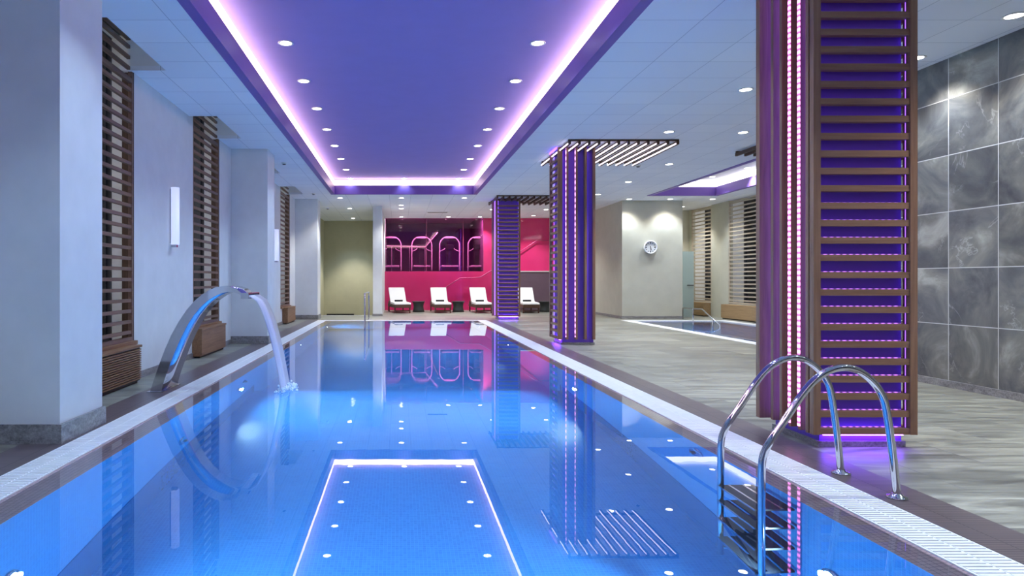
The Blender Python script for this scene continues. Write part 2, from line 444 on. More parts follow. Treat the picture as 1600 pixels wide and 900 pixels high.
def tray(tr, mats, name, cove, near_open=False):
    x0, x1, y0, y1 = tr; lip = .12; a = (x0+lip, x1-lip, y0+lip, y1-lip); zt = 4.26
    root = struct_root(name)
    m = MB()
    # lip underside + fascia, four sides, as solid frame pieces
    for bx in ((x0, a[0], y0, y1), (a[1], x1, y0, y1), (a[0], a[1], y0, a[2]), (a[0], a[1], a[3], y1)):
        m.box(bx[0], bx[1], bx[2], bx[3], ZC-.015, zt)
    m.build('fascia', mats[0], root)
    c = MB(); g = .015; t = .14
    c.box(a[0]-g-t, a[0]-g, a[2], a[3], zt+.005, 4.43); c.box(a[1]+g, a[1]+g+t, a[2], a[3], zt+.005, 4.43)
    c.box(a[0]-g-t, a[1]+g+t, a[2]-g-t, a[2]-g, zt+.005, 4.43); c.box(a[0]-g-t, a[1]+g+t, a[3]+g, a[3]+g+t, zt+.005, 4.43)
    c.build('cove_light', cove, root)
    q = MB(); q.box(x0-.3, x1+.3, y0-.3, y1+.3, ZT, ZT+.05)
    for bx in ((x0-.3, x0-.25, y0-.3, y1+.3), (x1+.25, x1+.3, y0-.3, y1+.3), (x0-.25, x1+.25, y0-.3, y0-.25), (x0-.25, x1+.25, y1+.25, y1+.3)):
        q.box(bx[0], bx[1], bx[2], bx[3], ZC+.07, ZT)
    q.build('recessed_ceiling', mats[1], root)
tray(TRAY, (M['fascia'], M['tray']), 'trim_2', M['cove'])
tray(TRAY2, (M['fascia'], M['white']), 'trim_3', M['cove2'])

# notches in the ceiling over the left windows
for i, n in enumerate(NOTCH):
    m = MB(); zt = 4.45
    m.box(n[0]-.15, n[1]+.03, n[2]-.03, n[3]+.03, zt, zt+.03)
    m.box(n[1], n[1]+.03, n[2]-.03, n[3]+.03, ZC+.06, zt)
    m.box(n[0]-.15, n[1], n[3], n[3]+.03, ZC+.06, zt); m.box(n[0]-.15, n[1], n[2]-.03, n[2], ZC+.06, zt)
    m.build('trim_%d' % (4+i), M['white'], kind='structure')

# left wall with deep window openings
WIN = [(8.75+4.15*i-1.65, 8.75+4.15*i) for i in range(-1, 4)]
SILL, WTOP = .50, 4.45
m = MB(); ylast = -4.2
for a, b in WIN:
    m.box(XL-.15, XL, ylast, a, 0, 4.5); m.box(XL-.15, XL, a, b, 0, SILL); ylast = b
m.box(XL-.15, XL, ylast, 30.6, 0, 4.5)
for a, b in WIN: m.box(XL-.15, XL, a, b, WTOP, 4.5)
wl = m.build('wall_left', M['wall'], kind='structure')
for i, (a, b) in enumerate(WIN):
    r = struct_root('window_%d' % (i+1))
    q = MB(); d0, d1 = XL-.15, XL-.32
    q.box(d1, d0, a-.03, a, SILL, WTOP); q.box(d1, d0, b, b+.03, SILL, WTOP); q.box(d1, d0, a-.03, b+.03, WTOP, WTOP+.03); q.box(d1, d0, a-.03, b+.03, SILL-.03, SILL)
    q.build('reveal', M['white'], r)
    q = MB(); t = .05
    for zz in (SILL, 2.6, WTOP-.05): q.box(d1-.03, d1+.03, a, b, zz, zz+t)
    for yy in (a, (a+b)/2-t/2, b-t): q.box(d1-.03, d1+.03, yy, yy+t, SILL, WTOP)
    q.build('window_frame', M['darkgrey'], r)
    q = MB(); q.box(d1-.008, d1+.002, a, b, SILL, WTOP); q.build('pane', M['glass'], r)
    q = MB(); o1 = XL-.9
    q.box(o1, d1-.03, a-.03, a, SILL, WTOP); q.box(o1, d1-.03, b, b+.03, SILL, WTOP); q.box(o1, d1-.03, a-.03, b+.03, WTOP, WTOP+.03); q.box(o1, d1-.03, a-.03, b+.03, SILL-.03, SILL)
    q.build('outer_reveal', M['wall'], r)
    q = MB(); q.box(XL-.29, XL-.235, a+.002, a+.02, SILL+.1, WTOP-.1)  # added glow strip, out of sight on the near jamb
    if i: q.build('reveal_lamp', M['reveal_lamp'], r)
    q = MB(); q.box(XL-.16, XL+.05, a, b, SILL-.03, SILL+.02); q.build('window_sill', M['oak'], r)
    q = MB(); q.box(XL-.15, XL-.001, b-.02, b-.001, SILL, ZC); q.box(XL-.15, XL-.001, a+.001, a+.02, SILL, ZC); q.build('jamb_lining', M['walnut'], r)

# right stone wall and the wider hall behind it
m = MB(); m.box(XR, XR+.15, -4.2, 9.6, 0, ZC); m.build('wall_right', M['slate'], kind='structure')
m = MB(); m.box(XR-.02, XR, -4.2, 9.6, 0, .085); m.build('baseboard_right', M['granite'], kind='structure')
m = MB(); m.box(XR+.15, 11.35, 9.45, 9.6, 0, ZC+.0); m.build('wall_hall', M['wall_warm'], kind='structure')
m = MB(); m.box(-3.6, XR+.15, -4.35, -4.2, 0, ZC); m.build('wall_front', M['wall'], kind='structure')
RW = [(19.95, 22.85), (24.1, 25.75)]
m = MB(); yl = 9.6
for a, b in RW:
    m.box(11.2, 11.35, yl, a, 0, ZC); m.box(11.2, 11.35, a, b, 0, .5); yl = b
m.box(11.2, 11.35, yl, 26.1, 0, ZC)
m.build('wall_far_right', M['wall_warm'], kind='structure')
for i, (a, b) in enumerate(RW):
    r = struct_root('window_%d' % (6+i)); q = MB(); d0, d1 = 11.35, 11.75
    q.box(d0, d1, a-.03, a, .5, ZC); q.box(d0, d1, b, b+.03, .5, ZC); q.box(d0, d1, a-.03, b+.03, .47, .5); q.box(d0, d1, a-.03, b+.03, ZC, ZC+.03)
    q.build('reveal', M['white'], r)
    q = MB()
    for yy in (a, a+(b-a)*.5-.03, b-.06): q.box(d1-.03, d1+.03, yy, yy+.06, .5, ZC)
    for zz in (.5, 2.4, ZC-.06): q.box(d1-.03, d1+.03, a, b, zz, zz+.06)
    q.build('window_frame', M['darkgrey'], r)
    q = MB(); q.box(11.5, 11.6, a+.002, a+.02, .6, ZC-.1); q.build('reveal_lamp', M['reveal_lamp'], r)  # same added fill strip, hidden in the right windows
    q = MB(); q.box(d1, d1+.008, a, b, .5, ZC); q.build('pane', M['glass'], r)
# block that carries the clock and the walls behind it
m = MB(); m.box(7.55, 9.60, 22.75, 26.1, 0, ZC); m.build('wall_clock', M['wall_warm'], kind='structure')
m = MB(); m.box(7.53, 9.62, 22.73, 22.75, 0, .09); m.box(7.53, 7.55, 22.75, 29.2, 0, .09); m.build('baseboard_clock', M['granite'], kind='structure')
m = MB(); m.box(7.55, 7.7, 26.1, 29.35, 0, ZC); m.build('wall_side', M['wall_warm'], kind='structure')
m = MB(); m.box(9.60, 11.35, 25.95, 26.1, 0, ZC); m.build('wall_back_right', M['wall_warm'], kind='structure')
# olive niche behind the pool, one storey step down
m = MB(); m.box(XL, -.95, 30.5, 30.65, -.5, ZC); m.build('wall_niche', M['olive'], kind='structure')
m = MB(); m.box(XL, -.95, 24.8, 30.5, -.55, -.45); m.build('floor_niche', M['floor'], kind='structure')
m = MB(); m.box(XL, -.95, 24.78, 24.83, -.45, .012); m.build('trim_9', M['white'], kind='structure')
m = MB(); m.box(-.95, -.62, 24.45, 30.6, -.5, ZC); m.build('wall_partition', M['wall'], kind='structure')
m = MB(); m.box(-.97, -.60, 24.43, 24.45, 0, .08); m.build('baseboard_partition', M['granite'], kind='structure')
m = MB(); m.box(-3.45, -3.40, 24.9, 30.5, -.5, ZC); m.build('wall_niche_side', M['olive'], kind='structure')
t = MB(); t.box(-3.28, -2.04, 30.45, 30.5, -.29, -.22)
tag(t.build('vent_slot', M['black']), 'black horizontal vent slot low on the olive niche wall', 'vent')
t = thing('grab_rail', 'black upright grab rail on the left side wall of the olive niche', 'handrail', (-3.36, 28, .2))
q = MB(); q.tube([(-3.33, 28, .05), (-3.33, 28, 1.0)], .022); q.build('bar', M['black'], t)
for z_ in (.15, .9):
    q = MB(); q.tube([(-3.40, 28, z_), (-3.33, 28, z_)], .012); q.build('bracket', M['brushed'], t)

# red glass wall with the gym window
m = MB()
m.box(-.62, 3.68, 29.2, 29.3, 0, 1.69); m.box(3.68, 7.55, 29.2, 29.3, 0, ZC)
m.build('wall_back', M['red'], kind='structure')
r = struct_root('window_8')
for xa, xb in ((-.60, 1.18), (1.20, 2.78), (2.80, 3.66)):
    q = MB(); q.box(xa, xb, 29.22, 29.235, 1.70, ZC); q.build('pane', M['magenta'], r)
q = MB()
for x in (1.18, 2.78, 3.66): q.box(x, x+.02, 29.21, 29.25, 1.69, ZC)
q.build('window_frame', M['pink_metal'], r)
m = MB(); m.box(-.62, 3.8, 29.3, 35.5, 1.55, 1.68); m.build('floor_gym', M['darkgrey'], kind='structure')
m = MB(); m.box(-.62, 3.8, 35.5, 35.6, 1.6, 5); m.build('wall_gym', M['gymwall'], kind='structure')
m = MB(); m.box(-.72, -.62, 30.6, 35.6, 1.6, 5); m.box(3.75, 3.85, 29.3, 35.6, 1.6, 5); m.build('wall_gym_side', M['gymwall'], kind='structure')
m = MB(); m.box(-.72, 3.85, 29.3, 35.6, 4.3, 4.4); m.box(-.72, 3.85, 29.3, 29.34, ZC+.06, 4.3); m.build('ceiling_gym', M['white'], kind='structure')
m = MB(); m.box(5.0, 7.55, 28.7, 29.2, 0, 1.66); m.build('wall_low', M['mauve'], kind='structure')
m = MB(); m.box(4.98, 7.55, 28.68, 29.2, 1.66, 1.70); m.build('trim_10', M['white'], kind='structure')

# baseboards of the left side
m = MB(); m.box(XL, XL+.015, -4.2, 24.8, 0, .09); m.build('baseboard_left', M['granite'], kind='structure')

# ------------------------------------------------------------------ left plaster columns
for i, (y0, lab) in enumerate(((5.35, 'nearest wide plaster column at the left edge of the pool deck'),
                               (13.8, 'plaster column standing behind the arched water spout'),
                               (22.3, 'farthest left plaster column beside the olive niche'))):
    t = thing('plaster_column', lab, 'column', (-3.07, y0, 0), 0, 'plaster columns along the left wall')
    q = MB(); q.box(XL, -2.70, y0, y0+.76, .0, ZC); q.build('shaft', M['wall'], t)
    q = MB(); q.box(XL, -2.675, y0-.025, y0+.785, 0, .155); q.build('skirting', M['granite'], t)

# ------------------------------------------------------------------ swimming pool
D = 1.95
t = thing('swimming_pool', 'long rectangular swimming pool lined with blue mosaic, lit from under water', 'swimming pool', (0, 10, 0))
XA, XB = -2.16, 2.40
b = MB(); T = .15
b.box(XA-T, XA, YN+.5, 21.6, -D, -.05); b.box(XB, XB+T, YN+.5, 21.6, -D, -.05)
b.box(XA-T, XB+T, YN+.35, YN+.5, -D, -.05); b.box(XA-T, XB+T, 21.45, 21.6, -D, -.05)
b.box(XA-T, XB+T, YN+.35, 10.1, -D-.1, -D); b.box(XA-T, XB+T, 10.0, 10.1, -2.5, -D-.1); b.box(XA-T, XB+T, 10.1, 21.6, -2.6, -2.5)
for xw in ((XA-T, XA), (XB, XB+T), (XA, XB)): b.box(xw[0], xw[1], 10.1 if xw[0] != XA else 21.45, 21.6, -2.5, -D)
b.build('basin', M['mosaic'], t)
b = MB()
# sloping finger-grip rim just under the surface
xi, xo = -2.366, 2.55
b.hexa([(xi, YN+.3, -.12), (XA, YN+.3, -.05), (XA, 21.75, -.05), (xi, 21.75, -.12), (xi, YN+.3, -.008), (XA, YN+.3, -.045), (XA, 21.75, -.045), (xi, 21.75, -.008)])
b.hexa([(XB, YN+.3, -.05), (xo, YN+.3, -.12), (xo, 21.75, -.12), (XB, 21.75, -.05), (XB, YN+.3, -.045), (xo, YN+.3, -.008), (xo, 21.75, -.008), (XB, 21.75, -.045)])
b.box(XA, XB, 21.5, 21.75, -.12, -.02); b.box(XA, XB, YN+.3, YN+.5, -.12, -.02)
b.build('rim', M['rim'], t)
b = MB(); b.box(XA, XA+.006, YN+.5, 10.0, -D, -1.45); b.box(XB-.006, XB, YN+.5, 10.0, -D, -1.45); b.build('lower_band', M['band'], t)
b = MB()
for k in range(4): b.box(XA+.002, -.75, 21.45-.3*(k+1), 21.45-.3*k, -D, -.18-.26*k)
b.build('stair', M['mosaic'], t)
ws = MB(); ws.quad((xi, YN+.3, -.012), (xo, YN+.3, -.012), (xo, 21.72, -.012), (xi, 21.72, -.012))
tag(ws.build('pool_water', M['water'], kind='stuff'), 'calm clear water filling the long blue pool', 'water')

# overflow gratings
def grating(name, x0, x1, y0, y1, label, along='y'):
    t = thing(name, label, 'grating', ((x0+x1)/2, (y0+y1)/2, 0), 0, 'overflow gratings around the pool')
    m = MB(); pitch = .034
    if along == 'y':
        xm = (x0+x1)/2
        n = int((y1-y0)/pitch)
        for k in range(n):
            y = y0+k*pitch
            m.box(x0+.012, xm-.004, y, y+.022, -.022, 0); m.box(xm+.004, x1-.012, y, y+.022, -.022, 0)
    else:
        n = int((x1-x0)/pitch)
        for k in range(n):
            x = x0+k*pitch; m.box(x, x+.023, y0+.012, y1-.012, -.022, 0)
    m.build('slat', M['grate'], t)
    m = MB()
    if along == 'y':
        for x in (x0, (x0+x1)/2-.006, x1-.012): m.box(x, x+.012, y0, y1, -.03, -.002)
    else:
        for y in (y0, y1-.012): m.box(x0, x1, y, y+.012, -.03, -.002)
    m.build('rail', M['grate'], t)
    m = MB(); m.box(x0, x1, y0, y1, -.2, -.12); m.build('channel', M['darkgrey'], t)
    return t
grating('overflow_grating', -2.65, -2.366, YN+.3, 21.75, 'white slotted overflow grating along the left side of the long pool')
grating('overflow_grating', 2.55, 2.86, YN+.3, 21.75, 'white slotted overflow grating along the right side of the long pool')
grating('overflow_grating', -2.65, 2.86, 21.75, 22.0, 'white slotted overflow grating across the far end of the long pool', 'x')

# underwater lamps
def pool_lamp(x, y, z, side, label, watts=POOL_W):
    t = thing('pool_lamp', label, 'underwater lamp', (x, y, z), 0, 'underwater lamps in the pool walls')
    q = MB(); s = side
    q.lathe([(.055, 0), (.075, 0), (.08, s*.006), (.078, s*.02), (.062, s*.028), (.055, s*.02)], (x, y, z), 'x', 24); q.build('ring', M['brushed'], t)
    q = MB(); q.lathe([(.055, s*.005), (.054, s*.020), (.03, s*.03), (.004, s*.034)], (x, y, z), 'x', 20); q.build('lens', M['pool_lamp'], t)
    ld = bpy.data.lights.new('pool_lamp_beam', 'AREA'); ld.shape = 'DISK'; ld.size = .12; ld.energy = watts; ld.color = (.46, .86, .98)
    ld.spread = math.radians(165)
    lo = bpy.data.objects.new('pool_lamp_beam', ld); COL.objects.link(lo); lo.parent = t
    lo.location = (s*.05, 0, 0); lo.rotation_euler = (0, math.radians(-90*s) , 0)
places = ['nearest', 'second nearest', 'third', 'farthest']
for k, y in enumerate((3.71, 9.04, 14.6, 19.9)):
    pool_lamp(XA, y, -.9, 1, 'round underwater lamp in the left pool wall, %s from the camera' % places[k], POOL_W*(1, 1, .6, .5)[k])
    pool_lamp(XB, y, -.9, -1, 'round underwater lamp in the right pool wall, %s from the camera' % places[k], POOL_W*(1, 1, .6, .5)[k])
# round water outlets
def nozzle(x, y, z, s, label):
    t = thing('pool_nozzle', label, 'nozzle', (x, y, z), 0, 'nozzles in the pool walls')
    q = MB(); q.lathe([(.03, 0), (.11, 0), (.11, s*.012), (.08, s*.03), (.03, s*.03)], (x, y, z), 'x', 24); q.build('plate', M['steel'], t)
    q = MB(); q.lathe([(.03, s*.02), (.03, s*.05), (.02, s*.055)], (x, y, z), 'x', 16); q.build('jet', M['darkgrey'], t)
nozzle(XA, 6.68, -1.16, 1, 'dark round massage nozzle on the left pool wall, below the arched spout reflection')
nozzle(XA, 9.35, -.62, 1, 'small round nozzle on the left pool wall beyond the falling water')
nozzle(XB, 5.41, -.30, -1, 'small oval-looking nozzle on the right pool wall behind the ladder')

# ------------------------------------------------------------------ small second pool
t = thing('small_pool', 'smaller second pool with dark water at the right back of the hall', 'swimming pool', (8.9, 16.7, 0))
x0, x1, y0, y1 = P2; q = MB()
q.box(x0+.3, x0+.4, y0+.3, y1-.3, -1.1, -.03); q.box(x1-.4, x1-.3, y0+.3, y1-.3, -1.1, -.03)
q.box(x0+.3, x1-.3, y0+.3, y0+.4, -1.1, -.03); q.box(x0+.3, x1-.3, y1-.4, y1-.3, -1.1, -.03); q.box(x0+.3, x1-.3, y0+.3, y1-.3, -1.2, -1.1)
q.build('basin', M['mosaic'], t)
q = MB()
q.box(x0, x0+.3, y0, y1, -.12, .004); q.box(x1-.3, x1, y0, y1, -.12, .004); q.box(x0+.3, x1-.3, y0, y0+.3, -.12, .004); q.box(x0+.3, x1-.3, y1-.3, y1, -.12, .004)
q.build('coping', M['grate'], t)
q = MB(); q.quad((x0+.3, y0+.3, -.02), (x1-.3, y0+.3, -.02), (x1-.3, y1-.3, -.02), (x0+.3, y1-.3, -.02))
tag(q.build('small_pool_water', M['water2'], kind='stuff'), 'still dark water in the small pool at the right back', 'water')
def pool2_lamp(y):
    ld = bpy.data.lights.new('small_pool_beam', 'AREA'); ld.shape = 'DISK'; ld.size = .12; ld.energy = 25; ld.color = (.62, .82, 1)
    tt = thing('pool_lamp', 'round underwater lamp in the left wall of the small back pool, %s' % ('nearer one' if y < 15 else 'farther one'), 'underwater lamp', (x0+.4, y, -.4), 0, 'lamps of the small pool')
    q = MB(); q.lathe([(.055, 0), (.075, 0), (.078, .02), (.055, .02)], (x0+.4, y, -.4), 'x', 20); q.build('ring', M['brushed'], tt)
    q = MB(); q.lathe([(.055, .005), (.03, .03), (.004, .034)], (x0+.4, y, -.4), 'x', 20); q.build('lens', M['pool_lamp'], tt)
    lo = bpy.data.objects.new('small_pool_beam', ld); COL.objects.link(lo); lo.parent = tt; lo.location = (.05, 0, 0); lo.rotation_euler = (0, math.radians(-90), 0)
pool2_lamp(13.5); pool2_lamp(18.5)

# ------------------------------------------------------------------ slatted LED pillars
SP = .134
def lattice_front(t, x0, x1, y, zb, zt, mats, led=True, s=-1):
    """frame and cross slats in a plane y, facing -Y"""
    q = MB(); q.box(x0, x0+.055, y-.05, y, zb, zt); q.box(x1-.055, x1, y-.05, y, zb, zt); q.box(x0+.055, x1-.055, y-.05, y, zt-.06, zt)
    q.build('frame', M['oak_z'], t)
    q = MB(); l = MB(); n = int((zt-zb)/SP)
    for k in range(n):
        z = zb+k*SP; q.box(x0+.055, x1-.055, y-.04, y+.015, z, z+.048)
        l.box(x0+.07, x1-.09, y+.004, y+.014, z+.049, z+.054)
    q.build('slat_panel', M['oak_x'], t)
    if led: l.build('light_line', M['led_pinkx'], t)
def lattice_side(t, y0, y1, x, zb, zt, s):
    q = MB(); q.box(min(x, x+s*.05), max(x, x+s*.05), y0, y0+.05, zb, zt); q.box(min(x, x+s*.05), max(x, x+s*.05), y1-.05, y1, zb, zt)
    q.build('frame', M['oak_z'], t)
    q = MB(); n = int((zt-zb)/SP)
    for k in range(n):
        z = zb+k*SP; q.box(min(x-s*.015, x+s*.04), max(x-s*.015, x+s*.04), y0+.05, y1-.05, z, z+.048)
    q.build('slat_panel', M['oak'], t)
def pillar(y, label, mode):
    t = thing('slatted_pillar', label, 'pillar', (3.6, y+.35, 0), 0, 'wood-clad pillars with violet strip lights')
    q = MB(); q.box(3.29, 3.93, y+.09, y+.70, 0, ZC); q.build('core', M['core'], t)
    q = MB(); q.box(3.27, 3.95, y+.07, y+.72, 0, .045); q.build('plinth', M['granite'], t)
    zb = .11; zt = ZC-.02
    ledm = (M['led'] if y < 10 else M['led_blue']) if mode == 'side' else M['led_far']
    if mode == 'side':       # slats face the camera, upright fins face the pool
        lattice_front(t, 3.19, 3.99, y+.05, zb, zt, None)
        lattice_side(t, y+.05, y+.75, 3.95, zb, zt, 1)
        # violet glow lines at the foot and head, and in the slot behind the slats
        q = MB(); q.box(3.3, 3.92, y+.055, y+.068, .095, .103); q.build('foot_light', M['led_foot'], t)
        for k, yy in enumerate((.07, .17, .30, .43, .56)):
            q = MB(); q.box(3.19, 3.285, y+yy, y+yy+.035, zb if k else zb, zt); q.build('fin', M['oak_z'], t)
            if k in (1, 2):
                q = MB(); q.box(3.182, 3.19, y+yy+.004, y+yy+.031, zb+.03, zt); q.build('light_strip', ledm, t)
            else:
                q = MB(); q.box(3.272, 3.286, y+yy+.045, y+yy+.055, zb+.03, zt); q.build('light_strip', M['led_fin'], t)
        q = MB(); q.box(3.15, 3.25, y+.70, y+.76, zb-.01, zt); q.build('fin', M['oak_z'], t)
        for xx in (3.262, 3.935):
            q = MB(); q.box(xx, xx+.008, y+.052, y+.056, zb, zt); q.build('light_strip', M['led_blue'], t)
    else:                    # fins face the camera, slats face the pool
        lattice_side(t, y, y+.76, 3.24, zb, zt, -1)
        q = MB(); q.box(3.245, 3.26, y+.06, y+.70, .095, .103); q.build('foot_light', M['led_foot'], t)
        for k, xx in enumerate((3.24, 3.36, 3.545, 3.73, 3.90)):
            q = MB(); q.box(xx, xx+.045, y, y+.09, zb, zt); q.build('fin', M['oak_z'], t)
            if k in (1, 2):
                q = MB(); q.box(xx-.012, xx-.001, y-.004, y+.012, zb+.05, zt); q.build('light_strip', ledm, t)
            else:
                q = MB(); q.box(xx+.047, xx+.055, y+.07, y+.088, zb+.05, zt); q.build('light_strip', M['led_blue'], t)
        for yy in (y+.1, y+.66):
            q = MB(); q.box(3.262, 3.27, yy, yy+.008, zb, zt); q.build('light_strip', M['led_blue'], t)
    return t
pillar(5.17, 'large near pillar clad in wooden slats with two pink-violet light strips, beside the ladder', 'side')
pillar(13.5, 'middle pillar clad in upright wooden fins with violet light strips, at the pool edge', 'fins')
pillar(22.1, 'farthest slatted wooden pillar, standing in front of the white loungers', 'side')

def batten_panel(x0, x1, y0, y1, label, lit=True):
    t = thing('ceiling_batten_panel', label, 'ceiling panel', ((x0+x1)/2, (y0+y1)/2, 3.9), 0, 'wooden batten panels under the ceiling')
    n = 12
    for k in range(n):
        x = x0+(x1-x0-.05)*k/(n-1)
        q = MB(); q.box(x, x+.045, y0, y1, 3.90, 3.965); q.build('batten', M['walnut'], t)
        if lit:
            q = MB(); q.box(x-.014, x-.002, y0+.03, y1-.02, 3.905, 3.925); q.build('light_strip', M['led_white'], t)
    q = MB()
    for y in (y0+.02, y1-.06): q.box(x0, x1, y, y+.04, 3.965, ZC)
    q.build('cross_rail', M['walnut'], t)
batten_panel(3.24, 5.36, 12.84, 15.3, 'panel of lit parallel ceiling battens beside the middle pillar')
batten_panel(3.10, 5.3, 21.3, 23.3, 'dark batten panel on the ceiling around the farthest slatted pillar', False)
batten_panel(7.05, 9.2, 11.9, 14.1, 'brown batten panel on the ceiling right of the lit battens, partly behind the near pillar', False)
# violet glow strips above the middle and far pillars
for y, lab in ((13.5, 'violet light strip at the top of the middle pillar'), (22.1, 'violet light strip at the top of the farthest slatted pillar')):
    q = MB(); q.box(3.17, 3.19, y+.05, y+.7, 3.95, 3.99); tag(q.build('light_strip_bar', M['led_blue']), lab, 'strip light')

# ------------------------------------------------------------------ window lattice screens and radiator covers
def screen(a, b, x, s, z0, z1, label, z_up=None, pitch=.136):
    t = thing('slatted_screen', label, 'slatted screen', (x, (a+b)/2, z0), 0, 'wooden slatted screens in the windows')
    xa, xb = (x-.025, x+.025)
    q = MB(); q.box(xa, xb, a, a+.05, z0, z1); q.box(xa, xb, b-.05, b, z0, z1); q.box(xa, xb, a+.05, b-.05, z0, z0+.05); q.box(xa, xb, a+.05, b-.05, z1-.05, z1)
    if z_up: q.box(xa, xb, a+.05, b-.05, z_up, z_up+.06)
    wm = M['slat'] if s > 0 else M['slat_pale']
    q.build('frame', wm, t)
    q = MB(); z = z0+.09
    while z < z1-.08:
        q.box(xa+.005, xb-.005, a+.05, b-.05, z, z+.042); z += pitch
    q.build('slat_panel', wm, t)
wn = ['beside the camera', 'behind the nearest column', 'behind the arched spout', 'behind the second column', 'near the olive niche']
for i, (a, b) in enumerate(WIN):
    if i == 0: continue
    screen(a+.01, b-.01, XL-.03, 1, SILL+.02, WTOP-.01, 'dark wooden slatted screen in the left window %s' % wn[i], 3.85)
screen(RW[0][0]+.01, RW[0][1]-.01, 11.23, -1, .52, ZC-.02, 'right-hand slatted screen on the far right wall, beside the slatted near pillar')
screen(RW[1][0]+.01, RW[1][1]-.01, 11.23, -1, .52, ZC-.02, 'slatted screen on the far right wall just right of the frosted glass door')
def cover(x0, x1, y0, y1, z1, label, slots, s=1):
    wm = M['oak'] if s > 0 else M['oak_pale']
    t = thing('radiator_cover', label, 'radiator cover', ((x0+x1)/2, (y0+y1)/2, 0), 0, 'wooden radiator covers under the windows')
    q = MB(); q.box(x0, x1-.02*s if s > 0 else x1, y0, y1, .03, z1-.03); q.build('body', M['black'] if slots else wm, t)
    q = MB(); q.box(x0-.0, x1+.01, y0-.01, y1+.01, z1-.03, z1); q.build('top', wm, t, .004)
    q = MB()
    if slots:
        z = .05
        while z < z1-.06: q.box(x1-.02, x1, y0, y1, z, z+.016); z += .028
    else: q.box(x1-.02, x1, y0+.01, y1-.01, .045, z1-.035) if s > 0 else q.box(x0-.012, x0, y0+.01, y1-.01, .045, z1-.035)
    q.build('front_panel', wm, t)
    q = MB(); q.box(x0+.03, x1-.04, y0+.03, y1-.03, 0, .03); q.build('plinth', M['black'], t)
cover(XL, -3.29, 6.95, 8.58, .48, 'brown radiator cover with fine horizontal slots behind the nearest column', True)
cover(XL, -3.29, 11.2, 12.76, .49, 'plain oak radiator cover seen through the arched spout', False)
cover(XL, -3.29, 15.35, 16.9, .49, 'oak radiator cover hidden behind the second plaster column', False)
cover(XL, -3.29, 19.85, 21.35, .49, 'small-looking oak radiator cover beside the farthest left column', False)
cover(10.95, 11.2, 20.1, 22.85, .49, 'long oak radiator cover under the right-hand far window', False, -1)
cover(10.95, 11.2, 24.15, 25.7, .49, 'oak radiator cover under the far window beside the frosted door', False, -1)

# ------------------------------------------------------------------ wall lamps
def wall_lamp(y, label):
    t = thing('wall_lamp', label, 'wall lamp', (XL, y, 2.27), 0, 'long white wall lamps')
    q = MB(); q.box(XL, XL+.03, y-.04, y+.04, 1.86, 2.68); q.build('back_plate', M['brushed'], t)
    pts = [(XL+.07+.06*math.cos(a), y+.075*math.sin(a)) for a in [PI*2*k/20 for k in range(20)]]
    q = MB(); q.prism(pts, 'z', 1.84, 2.70, True); q.build('shade', M['opal'], t)
    q = MB(); q.box(XL+.02, XL+.10, y-.03, y+.03, 1.80, 1.838); q.build('bracket', M['brushed'], t)
wall_lamp(10.15, 'long white half-round lamp on the left wall between the first two windows')
wall_lamp(18.55, 'distant white half-round lamp on the left wall behind the second column')

# ------------------------------------------------------------------ arched water spout
t = thing('water_spout', 'arched polished steel water spout curving from the left deck over the pool', 'water spout', (-2.8, 8.1, 0))
def sp(u, v):
    px, py = 220+u/4.615, 430+v/4.615
    return ((px-VX)*7.8/FPX, H-(py-VY)*7.8/FPX)
outer = [(65,846),(95,752),(130,650),(172,538),(220,430),(273,335),(330,250),(385,187),(440,140),(490,108),(540,87),(590,79),(640,81),(690,100),(735,136)]
inner = [(145,846),(170,755),(200,670),(242,560),(290,450),(336,360),(380,290),(428,232),(480,185),(530,152),(580,131),(625,121),(665,121),(705,134),(738,152)]
O = [sp(*p) for p in outer]; I = [sp(*p) for p in inner]
O[0] = (O[0][0], 0); I[0] = (I[0][0], 0)
Y0, Y1 = 7.80, 8.38
q = MB(); n = len(O)
for Y in (Y0, Y1): q.v += [(p[0], Y, p[1]) for p in O] + [(p[0], Y, p[1]) for p in I]
for i in range(n-1):
    q.f.append((i, i+1, n+i+1, n+i)); q.sm.append(False)
    q.f.append((2*n+i, 2*n+i+1, 3*n+i+1, 3*n+i)); q.sm.append(False)
    q.f.append((i, i+1, 2*n+i+1, 2*n+i)); q.sm.append(True)
    q.f.append((n+i, n+i+1, 3*n+i+1, 3*n+i)); q.sm.append(True)
q.f.append((0, n, 3*n, 2*n)); q.sm.append(False); q.f.append((n-1, 2*n-1, 4*n-1, 3*n-1)); q.sm.append(False)
q.build('arch', M['steel'], t)
q = MB(); ex, ez = O[-1]
q.box(ex-.02, ex+.07, Y0-.004, Y1+.004, ez-.055, ez-.045); q.box(ex-.02, ex+.07, Y0-.004, Y1+.004, ez+.004, ez+.012)
q.box(ex-.02, ex+.07, Y0-.012, Y0-.004, ez-.055, ez+.012); q.box(ex-.02, ex+.07, Y1+.004, Y1+.012, ez-.055, ez+.012); q.build('outlet_lip', M['steel'], t)
q = MB(); q.box(O[0][0]-.03, I[0][0]+.03, Y0-.03, Y1+.03, 0, .008); q.build('base_plate', M['brushed'], t)
